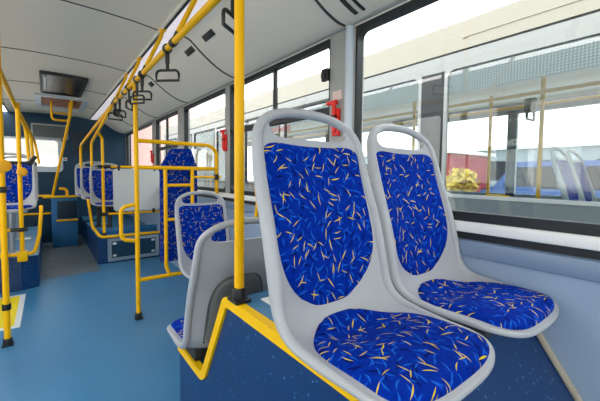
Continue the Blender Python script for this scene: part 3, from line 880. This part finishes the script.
for z in (.27, 1.075):
    bm = bm_(); tube(bm, [(-.236, 2.976, z-.02), (-.236, 2.976, z+.02)], .025, 16); obj('clamp', bm, M['black'], t)
bm = bm_(); lathe(bm, [(.036, -.012), (.042, -.006), (.042, .006), (.035, .014), (.014, .018)], (-.222, 2.955, 1.235), V((.3, -1, 0)).normalized(), 22); obj('stop_button', bm, M['orange'], t, label='round orange stop button')
t = thing('grab_pole', 'yellow pole standing on the left podium before the blue seat', 'pole', (-.205, LF-.01, .35))
bm = bm_(); tube(bm, [(-.205, LF-.012, .33), (-.205, LF-.012, 1.87)], .0185, 16); obj('tube', bm, M['yellow'], t)
bm = bm_(); box(bm, (-.245, LF-.04, .30), (-.165, LF+.012, .40), .006); obj('foot', bm, M['nosing'], t)
bm = bm_(); tube(bm, [(-.205, LF-.012, .60), (-.205, LF-.012, .64)], .026, 14); tube(bm, [(-.29, LF-.012, .62), (-.155, LF-.012, .62)], .020, 12); obj('clamp', bm, M['black'], t)
bm = bm_(); tube(bm, [(-.75, LF-.012, .62), (-.24, LF-.012, .62)], .0165, 12); obj('side_rail', bm, M['yellow'], t)
bm = bm_(); tube(bm, [(-.75, LF-.012, 1.285), (-.30, LF-.012, 1.285)], .0165, 12); obj('side_rail', bm, M['yellow'], t)
bm = bm_(); tube(bm, [(-.32, LF-.012, 1.285), (-.10, LF-.012, 1.285)], .016, 12); tube(bm, [(-.13, LF-.012, 1.27), (-.085, LF+.05, 1.35)], .02, 10); obj('rail_joint', bm, M['black'], t)
bm = bm_(); lathe(bm, [(.038, -.012), (.044, -.006), (.044, .006), (.036, .014), (.014, .018)], (-.185, LF-.04, 1.195), V((.3, -1, 0)).normalized(), 22); obj('stop_button', bm, M['orange'], t, label='round orange stop button')
t = thing('handrail', 'long yellow ceiling handrail on the left of the aisle', 'handrail', (-.236, 3, 1.9))
LX, LZ = -.236, 1.885
bm = bm_(); tube(bm, fillet([(LX, -2.0, LZ), (LX, 4.55, LZ), (-.13, 6.6, 1.68), (-.08, 6.6, 1.32)], .12), .018, 14); obj('rail', bm, M['yellow'], t)
for y, x1 in ((4.8, -.145), (5.5, -.125)):
    bm = bm_(); tube(bm, fillet([(LX, y-.75, LZ), (x1-.02, y, 1.68), (x1, y+.02, 1.27)], .12), .018, 12)
    br = obj('branch_rail', bm, M['yellow'], t)
    bm = bm_(); tube(bm, [(x1-.03, y+.02, 1.29), (x1+.03, y+.0, 1.30)], .024, 10); obj('clamp', bm, M['black'], br)
for y in (1.2, 2.4, 3.5):
    bm = bm_(); tube(bm, [(LX-.2, y-.1, 2.21), (LX, y, LZ+.015)], .0135, 10); obj('bracket', bm, M['yellow'], t)
# yellow patch on the floor
bm = bm_(); prism(bm, [(-.75, 3.27), (-.187, 3.27), (-.183, 4.14), (-.75, 4.14)], 2, 0, .0025); o = obj('floor_marking', bm, M['floorwhite'], None, False)
tag(o, 'yellow floor patch with white border at the foot of the foreground left pole', 'floor marking')
bm = bm_(); prism(bm, [(-.70, 3.32), (-.225, 3.32), (-.225, 4.09), (-.70, 4.09)], 2, .0025, .004); obj('yellow_field', bm, M['floormark'], o, False)

# ------------------------------------------------------------------ small things on the right wall and cove
def hammer(y, z, label):
    t = thing('emergency_hammer', label, 'emergency hammer', (RW-.01, y, z), 0, 'emergency hammers on the window pillars')
    bm = bm_(); box(bm, (RW-.028, y-.026, z-.12), (RW-.006, y+.026, z+.03), .006); obj('holder', bm, M['red'], t)
    bm = bm_(); tube(bm, [(RW-.036, y, z-.10), (RW-.036, y, z+.065)], .012, 12); h = obj('handle', bm, M['red'], t)
    bm = bm_(); tube(bm, [(RW-.036, y-.018, z+.062), (RW-.036, y+.045, z+.062)], .013, 12); lathe(bm, [(.013, 0), (.003, .02)], (RW-.036, y+.045, z+.062), V((0, 1, 0)), 12); obj('hammer_head', bm, M['red'], h)
    bm = bm_(); box(bm, (RW-.05, y-.02, z-.02), (RW-.028, y+.02, z-.008), .003); obj('strap', bm, M['black'], t)
    return t
hammer(1.335, 1.535, 'red emergency hammer on the grey pillar above the nearest seat')
hammer(2.765, 1.52, 'red emergency hammer just left of the tall yellow pole')
hammer(5.30, 1.46, 'small distant red emergency hammer on the last window pillar')
bm = bm_(); box(bm, (RW-.009, 1.305, 1.616), (RW-.0055, 1.378, 1.666)); o = obj('notice_sticker', bm, M['pink'], None, False)
tag(o, 'pale pink sticker on the pillar above the nearest red hammer', 'sticker')
t = thing('window_latch', 'black latch on the edge of the opening window by the grey pillar', 'latch', (RW, 1.43, 1.77))
bm = bm_(); box(bm, (RW-.03, 1.402, 1.735), (RW-.006, 1.455, 1.805), .006); obj('body', bm, M['black'], t)
bm = bm_(); box(bm, (RW-.042, 1.412, 1.75), (RW-.028, 1.444, 1.775), .004); obj('lever', bm, M['black'], t)
# vent plates on the cove
def cove_frame(x):
    for a, b in zip(cove_r, cove_r[1:]):
        if a[0] <= x <= b[0]:
            t_ = (x-a[0])/(b[0]-a[0]); z = a[1]+(b[1]-a[1])*t_
            ang = math.atan2(b[1]-a[1], b[0]-a[0]); return z, ang
def cove_plate(y, x, ly, lx, label):
    z, ang = cove_frame(x); bm = bm_()
    rot = Matrix.Rotation(-ang, 3, 'Y')
    n = rot @ V((0, 0, -1)); c = V((x, y, z))+n*.003
    box(bm, c-V((lx/2, ly/2, .004)), c+V((lx/2, ly/2, .004)), .002, rot=rot)
    o = obj('speaker_plate', bm, M['dark'], None); return tag(o, label, 'vent plate', 'dark plates on the ceiling cove')
cove_plate(2.26, .925, .17, .045, 'nearer of two dark oblong plates on the pale ceiling cove')
cove_plate(2.64, .925, .16, .045, 'dark oblong plate on the cove above the nearest hand strap')
cove_plate(3.86, .93, .12, .05, 'small dark plate on the cove beside the distant hand straps')
cove_plate(5.9, .93, .25, .06, 'farthest dark slot on the cove near the rear wall')
t = thing('air_slot', 'dark twin air slot on the cove above the near window corner', 'vent', (1.12, 1.13, 2.03))
for k_ in range(2):
    bm = bm_(); tube(bm, [(x, 1.095+.05*k_, z-.002) for x, z in cove_r if 1.0 < x < 1.235], .014 if k_ else .009, 8, r2=.006); obj('slot', bm, M['dark'], t)
# red window text
cu = bpy.data.curves.new('exit_text', 'FONT'); cu.body = 'ЗАПАСНОЙ ВЫХОД'; cu.size = .05; cu.align_x = 'CENTER'; cu.align_y = 'CENTER'; cu.extrude = .0004
tmp = bpy.data.objects.new('exit_text_tmp', cu); C.objects.link(tmp)
bpy.context.view_layer.update()
me = bpy.data.meshes.new_from_object(tmp.evaluated_get(bpy.context.evaluated_depsgraph_get()))
bpy.data.objects.remove(tmp)
me.materials.clear(); me.materials.append(M['redink'])
o = bpy.data.objects.new('exit_lettering', me); C.objects.link(o)
wid = max(v.co.x for v in me.vertices)-min(v.co.x for v in me.vertices)
o.matrix_world = Matrix.Translation((RW+.0205, 2.02, 1.515)) @ Matrix(((0, 0, -1, 0), (-1, 0, 0, 0), (0, 1, 0, 0), (0, 0, 0, 1))) @ Matrix.Diagonal((.40/wid, 1.0, 1, 1))
tag(o, 'red emergency exit lettering on the window seen through the nearest seat handle', 'lettering')
# yellow wall rail between the facing seats
t = thing('wall_grab_rail', 'short curved yellow wall rail below the window behind the nearest seat', 'grab rail', (RW, 2.1, .9))
bm = bm_(); tube(bm, fillet([(RW, 2.14, .84), (RW-.06, 2.14, .86), (RW-.065, 2.10, 1.0), (RW-.05, 2.16, 1.10), (RW, 2.2, 1.13)], .04), .016, 12); obj('tube', bm, M['yellow'], t)

# ------------------------------------------------------------------ outside: ground and a second bus
bm = bm_(); box(bm, (-60, -60, -.42), (60, 80, -.36)); struct('floor_outside', bm, M['asphalt'])
BX0, BX1, BY0, BY1 = 3.0, 5.4, -5.0, 11.0
t = thing('parked_bus', 'cream and white bus parked alongside, seen through the right windows', 'bus', (4.2, 1.5, -.36))
bwins = [(-3.2, -1.3), (-1.18, 1.66), (1.90, 2.78), (2.95, 4.3), (4.42, 5.6), (5.72, 6.9), (7.02, 8.3), (8.45, 9.6), (9.7, 10.8)]
BZ0, BZ1 = 1.0, 2.215
bm = bm_()
edges = [BY0]+[v for w_ in bwins for v in w_]+[BY1]
box(bm, (BX0, BY0, BZ1), (BX0+.06, BY1, 2.325))
for i in range(0, len(edges), 2):
    box(bm, (BX0, edges[i], BZ0), (BX0+.06, edges[i+1], BZ1))
obj('near_side', bm, M['buswhite'], t, False)
bm = bm_(); box(bm, (BX0, BY0, -.15), (BX0+.06, BY1, BZ0)); obj('lower_side', bm, M['greydark'], t, False)
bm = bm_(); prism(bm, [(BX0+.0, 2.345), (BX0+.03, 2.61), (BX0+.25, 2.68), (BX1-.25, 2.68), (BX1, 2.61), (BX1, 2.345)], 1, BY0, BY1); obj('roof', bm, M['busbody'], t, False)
bm = bm_(); box(bm, (BX0+.015, BY0, 2.322), (BX1, BY1, 2.348)); obj('roof_gutter', bm, M['rubber'], t, False)
bm = bm_()
for z in (2.45,):
    tube(bm, [(BX0+.01, -5, z), (BX0+.01, 1.45, z), (BX0+.0, 1.5, z-.01)], .006, 6)
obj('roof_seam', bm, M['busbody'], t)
bm = bm_()
box(bm, (BX1-.06, BY0, -.15), (BX1, BY1, BZ0-.05)); box(bm, (BX1-.06, BY0, 2.1), (BX1, BY1, 2.325))
for y in (-5, -3, -1.3, .35, 1.85, 3.1, 4.4, 5.8, 7.2, 8.5):
    box(bm, (BX1-.06, y, .9), (BX1, y+.12, 2.15))
obj('far_side', bm, M['businner'], t, False)
bm = bm_(); box(bm, (BX0+.05, BY0+.02, -.1), (BX1-.05, BY1-.02, 0)); obj('deck', bm, M['floor'], t, False)
bm = bm_(); box(bm, (BX0+.05, BY0+.02, 2.24), (BX1-.05, BY1-.02, 2.30)); obj('lining', bm, M['ceiling'], t, False)
bm = bm_(); box(bm, (BX0, BY1-.05, -.15), (BX1, BY1, 2.33)); box(bm, (BX0, BY0, -.15), (BX1, BY0+.05, 2.33)); obj('end_wall', bm, M['buswhite'], t, False)
bm = bm_(); box(bm, (BX0+.06, BY0, 0), (BX0+.075, BY1, .98)); obj('inner_panel', bm, M['businner'], t, False)
for i, (a, b) in enumerate(bwins):
    bm = bm_(); ring_plate(bm, rrect(a, b, BZ0, BZ1, .01), rrect(a+.03, b-.03, BZ0+.03, BZ1-.035, .07), 0, BX0-.006, BX0+.03); f = obj('window_frame', bm, M['buswhite'] if i in (1, 2) else M['busdark'], t, False)
    bm = bm_(); prism(bm, rrect(a+.02, b-.02, BZ0+.02, BZ1-.02, .05), 0, BX0+.012, BX0+.016); obj('pane', bm, M['glass2'], f, False)
    fz = 1.965
    bm = bm_(); box(bm, (BX0+.018, a+.02, fz), (BX0+.022, b-.02, BZ1-.03)); obj('sun_film', bm, M['film'], f, False)
bm = bm_(); box(bm, (BX0-.004, 1.665, BZ0), (BX0+.0, 1.895, BZ1-.03)); obj('black_pillar_cover', bm, M['busdark'], t, False)
for x in (3.95, 4.6):
    bm = bm_(); tube(bm, [(x, -4.5, 2.05), (x, 8.2, 2.05)], .02, 10); rl = obj('inner_handrail', bm, M['yellow'], t)
for x, y in ((3.95, 1.15), (3.95, -.4), (3.95, 2.6), (4.6, 1.9), (4.6, .7), (3.95, 4.0), (4.6, 4.4)):
    bm = bm_(); tube(bm, [(x, y, 0), (x, y, 2.24)], .02, 10); obj('inner_pole', bm, M['yellow'], t)
bm = bm_(); tube(bm, fillet([(3.6, 1.56, .70), (3.6, 1.53, 1.0), (3.6, 1.26, 1.0), (3.6, 1.23, .70)], .07), .018, 10); obj('inner_grab_rail', bm, M['yellow'], t)
bm = bm_(); tube(bm, [(3.55, 1.75, .97), (3.55, -1.0, .97)], .016, 10); obj('inner_grab_rail', bm, M['yellow'], t)
for y in (1.25, .2, 2.4):
    bm = bm_(); box(bm, (3.91, y-.05, 1.86), (3.99, y+.05, 2.0), .01)
    tube(bm, [p+V((3.95, y, 1.83)) for p in stadium(.2, .09)], .012, 8, closed=True, nrm=[V((0, 1, 0))]*len(stadium(.2, .09)))
    obj('inner_strap', bm, M['black'], t)
for sgn in (BX0+.1, BX1-.4):
    for y in (-3.6, 5.9):
        bm = bm_(); lathe(bm, [(.30, 0), (.47, .02), (.48, .15), (.47, .28), (.30, .3)], (sgn, y, .12-.0), V((1, 0, 0)), 28); obj('wheel', bm, M['rubber'], t)
bs = make_seat('blue seat inside the parked bus, nearest its window and the picture right edge', .47, 'post', (3.32, .70, .35), 0, 'seats inside the parked bus', (2.3, 8.4))
dup(bs, (3.765, .70, .35), 0, 'second blue seat inside the parked bus, cut by the picture right edge', 'seats inside the parked bus')
bm = bm_(); box(bm, (3.08, -.6, 0), (4.05, 1.1, .348), .02); obj('inner_podium', bm, M['podium'], t)

# background beyond
bm = bm_(); box(bm, (14, 7.4, -.36), (18, 11.5, 2.2)); 
t = thing('red_building', 'low red building beyond the parked bus', 'building', (16, 9, -.36))
obj('wall', bm, M['redwall'], t, False)
bm = bm_(); box(bm, (13.8, 7.2, 2.2), (18.2, 11.7, 2.35)); obj('roof', bm, M['concrete'], t, False)
for y in (7.8, 9.6):
    bm = bm_(); box(bm, (13.95, y, .6), (14.02, y+1.2, 1.8)); obj('window', bm, M['busdark'], t, False)
t = thing('pink_building', 'salmon pink building seen through the rearmost right window', 'building', (4, 22, -.36))
bm = bm_(); box(bm, (3.2, 17, -.36), (6.3, 24, 6.5)); obj('wall', bm, M['pinkwall'], t, False)
bm = bm_(); box(bm, (3.0, 16.8, 6.5), (6.5, 24.2, 6.8)); obj('roof', bm, M['concrete'], t, False)
for z in (1.2, 3.6):
    for y in (17.9, 20, 22):
        bm = bm_(); box(bm, (3.15, y, z), (3.22, y+.9, z+1.4)); obj('window', bm, M['concrete'], t, False)
t = thing('white_building', 'long white building behind the bus, seen through the rear window', 'building', (-2, 30, -.36))
bm = bm_(); box(bm, (-6, 28, -.36), (2.6, 34, 2.4)); obj('wall', bm, M['concrete'], t, False)
bm = bm_(); prism(bm, [(-6.3, 2.4), (2.9, 2.4), (.5, 3.6), (-4, 3.6)], 1, 27.8, 34.2); obj('roof', bm, M['pillar'], t, False)
def tree(x, y, h, r_, m, label):
    t = thing('shrub', label, 'shrub', (x, y, -.36), 0, 'shrubs beyond the parked bus')
    bm = bm_(); tube(bm, [(x, y, -.36), (x+.1, y, h*.4), (x, y+.1, h*.8)], .12, 8); obj('trunk', bm, M['bark'], t)
    bm = bm_()
    for _ in range(420):
        d = V((random.gauss(0, 1), random.gauss(0, 1), random.gauss(0, 1))).normalized()*r_*random.uniform(.45, 1)
        c = V((x, y, h*.72))+V((d.x, d.y, d.z*.8))
        a = V((random.gauss(0, 1), random.gauss(0, 1), random.gauss(0, 1))).normalized(); b_ = a.orthogonal().normalized()
        s_ = .16
        vs = [bm.verts.new(c+a*s_), bm.verts.new(c+b_*s_*.6), bm.verts.new(c-a*s_), bm.verts.new(c-b_*s_*.6)]
        bm.faces.new(vs)
    obj('foliage', bm, m, t, False)
tree(18.0, 5.6, 1.3, 1.0, M['leaf'], 'low green bush beyond the parked bus windows')
tree(19.5, 3.6, 1.2, 1.0, M['leafy'], 'yellowish bush right of the low green one beyond the bus')
tree(13.0, 6.4, 1.3, .7, M['leafy'], 'small yellowish bush in front of the red building')

def van(x, y, col, label, h=1.9):
    t = thing('van', label, 'van', (x, y, -.36), 0, 'parked vans beyond the bus')
    z0 = -.36; w_ = .9
    prof = [(y-2.3, z0+.35), (y-2.3, z0+h), (y+1.2, z0+h), (y+1.75, z0+1.15), (y+2.4, z0+1.0), (y+2.45, z0+.35)]
    bm = bm_(); prism(bm, prof, 0, x-w_, x+w_)
    bmesh.ops.bevel(bm, geom=list(bm.edges), offset=.07, segments=2, affect='EDGES'); obj('body', bm, mat(col[0], srgb(*col[1]), .4, coat=.3), t)
    for a, b in ((-2.1, -.9), (-.8, .3)):
        bm = bm_(); prism(bm, rrect(y+a, y+b, z0+1.15, z0+h-.18, .06), 0, x-w_-.01, x-w_+.02); obj('side_window', bm, M['busdark'], t)
    bm = bm_(); prism(bm, [(y+.4, z0+1.2), (y+.4, z0+h-.2), (y+1.1, z0+h-.2), (y+1.5, z0+1.2)], 0, x-w_-.01, x-w_+.02); obj('front_side_window', bm, M['busdark'], t)
    for yy in (-1.4, 1.5):
        for s_ in (-1, 1):
            bm = bm_(); lathe(bm, [(.2, 0), (.33, .02), (.34, .2), (.2, .22)], (x+s_*(w_-.1)-.11, y+yy, z0+.34), V((1, 0, 0)), 20); obj('wheel', bm, M['rubber'], t)
van(14.5, 3.6, ('blue_van_paint', (70, 96, 150)), 'blue parked van seen low through the parked bus windows', 2.1)
van(15.5, -2.4, ('orange_van_paint', (206, 120, 40)), 'orange parked van low beyond the parked bus, near the right edge', 2.0)
bm = bm_(); box(bm, (26, -14, -.36), (34, 30, 3.1)); t = thing('grey_building', 'long pale grey building far beyond the parked bus', 'building', (30, 8, -.36)); obj('wall', bm, mat('blue_grey_cladding', srgb(136, 146, 154), .6, noise=(.6, .1)), t, False)
bm = bm_(); box(bm, (25.7, -14.3, 3.1), (34.3, 30.3, 3.4)); obj('roof', bm, M['concrete'], t, False)
for y in range(-12, 28, 3):
    bm = bm_(); box(bm, (25.94, y, .9), (26.02, y+1.7, 2.3)); obj('window', bm, M['busdark'], t, False)
# ------------------------------------------------------------------ light
w = bpy.data.worlds.new('World'); scene.world = w; w.use_nodes = True
nt = w.node_tree; bg = nt.nodes['Background']
tc = nt.nodes.new('ShaderNodeTexCoord'); sp = nt.nodes.new('ShaderNodeSeparateXYZ'); nt.links.new(tc.outputs['Generated'], sp.inputs[0])
rp = nt.nodes.new('ShaderNodeValToRGB'); nt.links.new(sp.outputs[2], rp.inputs[0])
rp.color_ramp.elements[0].color = (1, .985, .955, 1); rp.color_ramp.elements[1].color = (.86, .93, 1, 1)
nt.links.new(rp.outputs[0], bg.inputs[0]); bg.inputs[1].default_value = 1.0
scene.view_settings.view_transform = 'Standard'; scene.view_settings.look = 'None'
scene.view_settings.gamma = 1; scene.view_settings.use_curve_mapping = False
scene.view_settings.exposure = 2.05
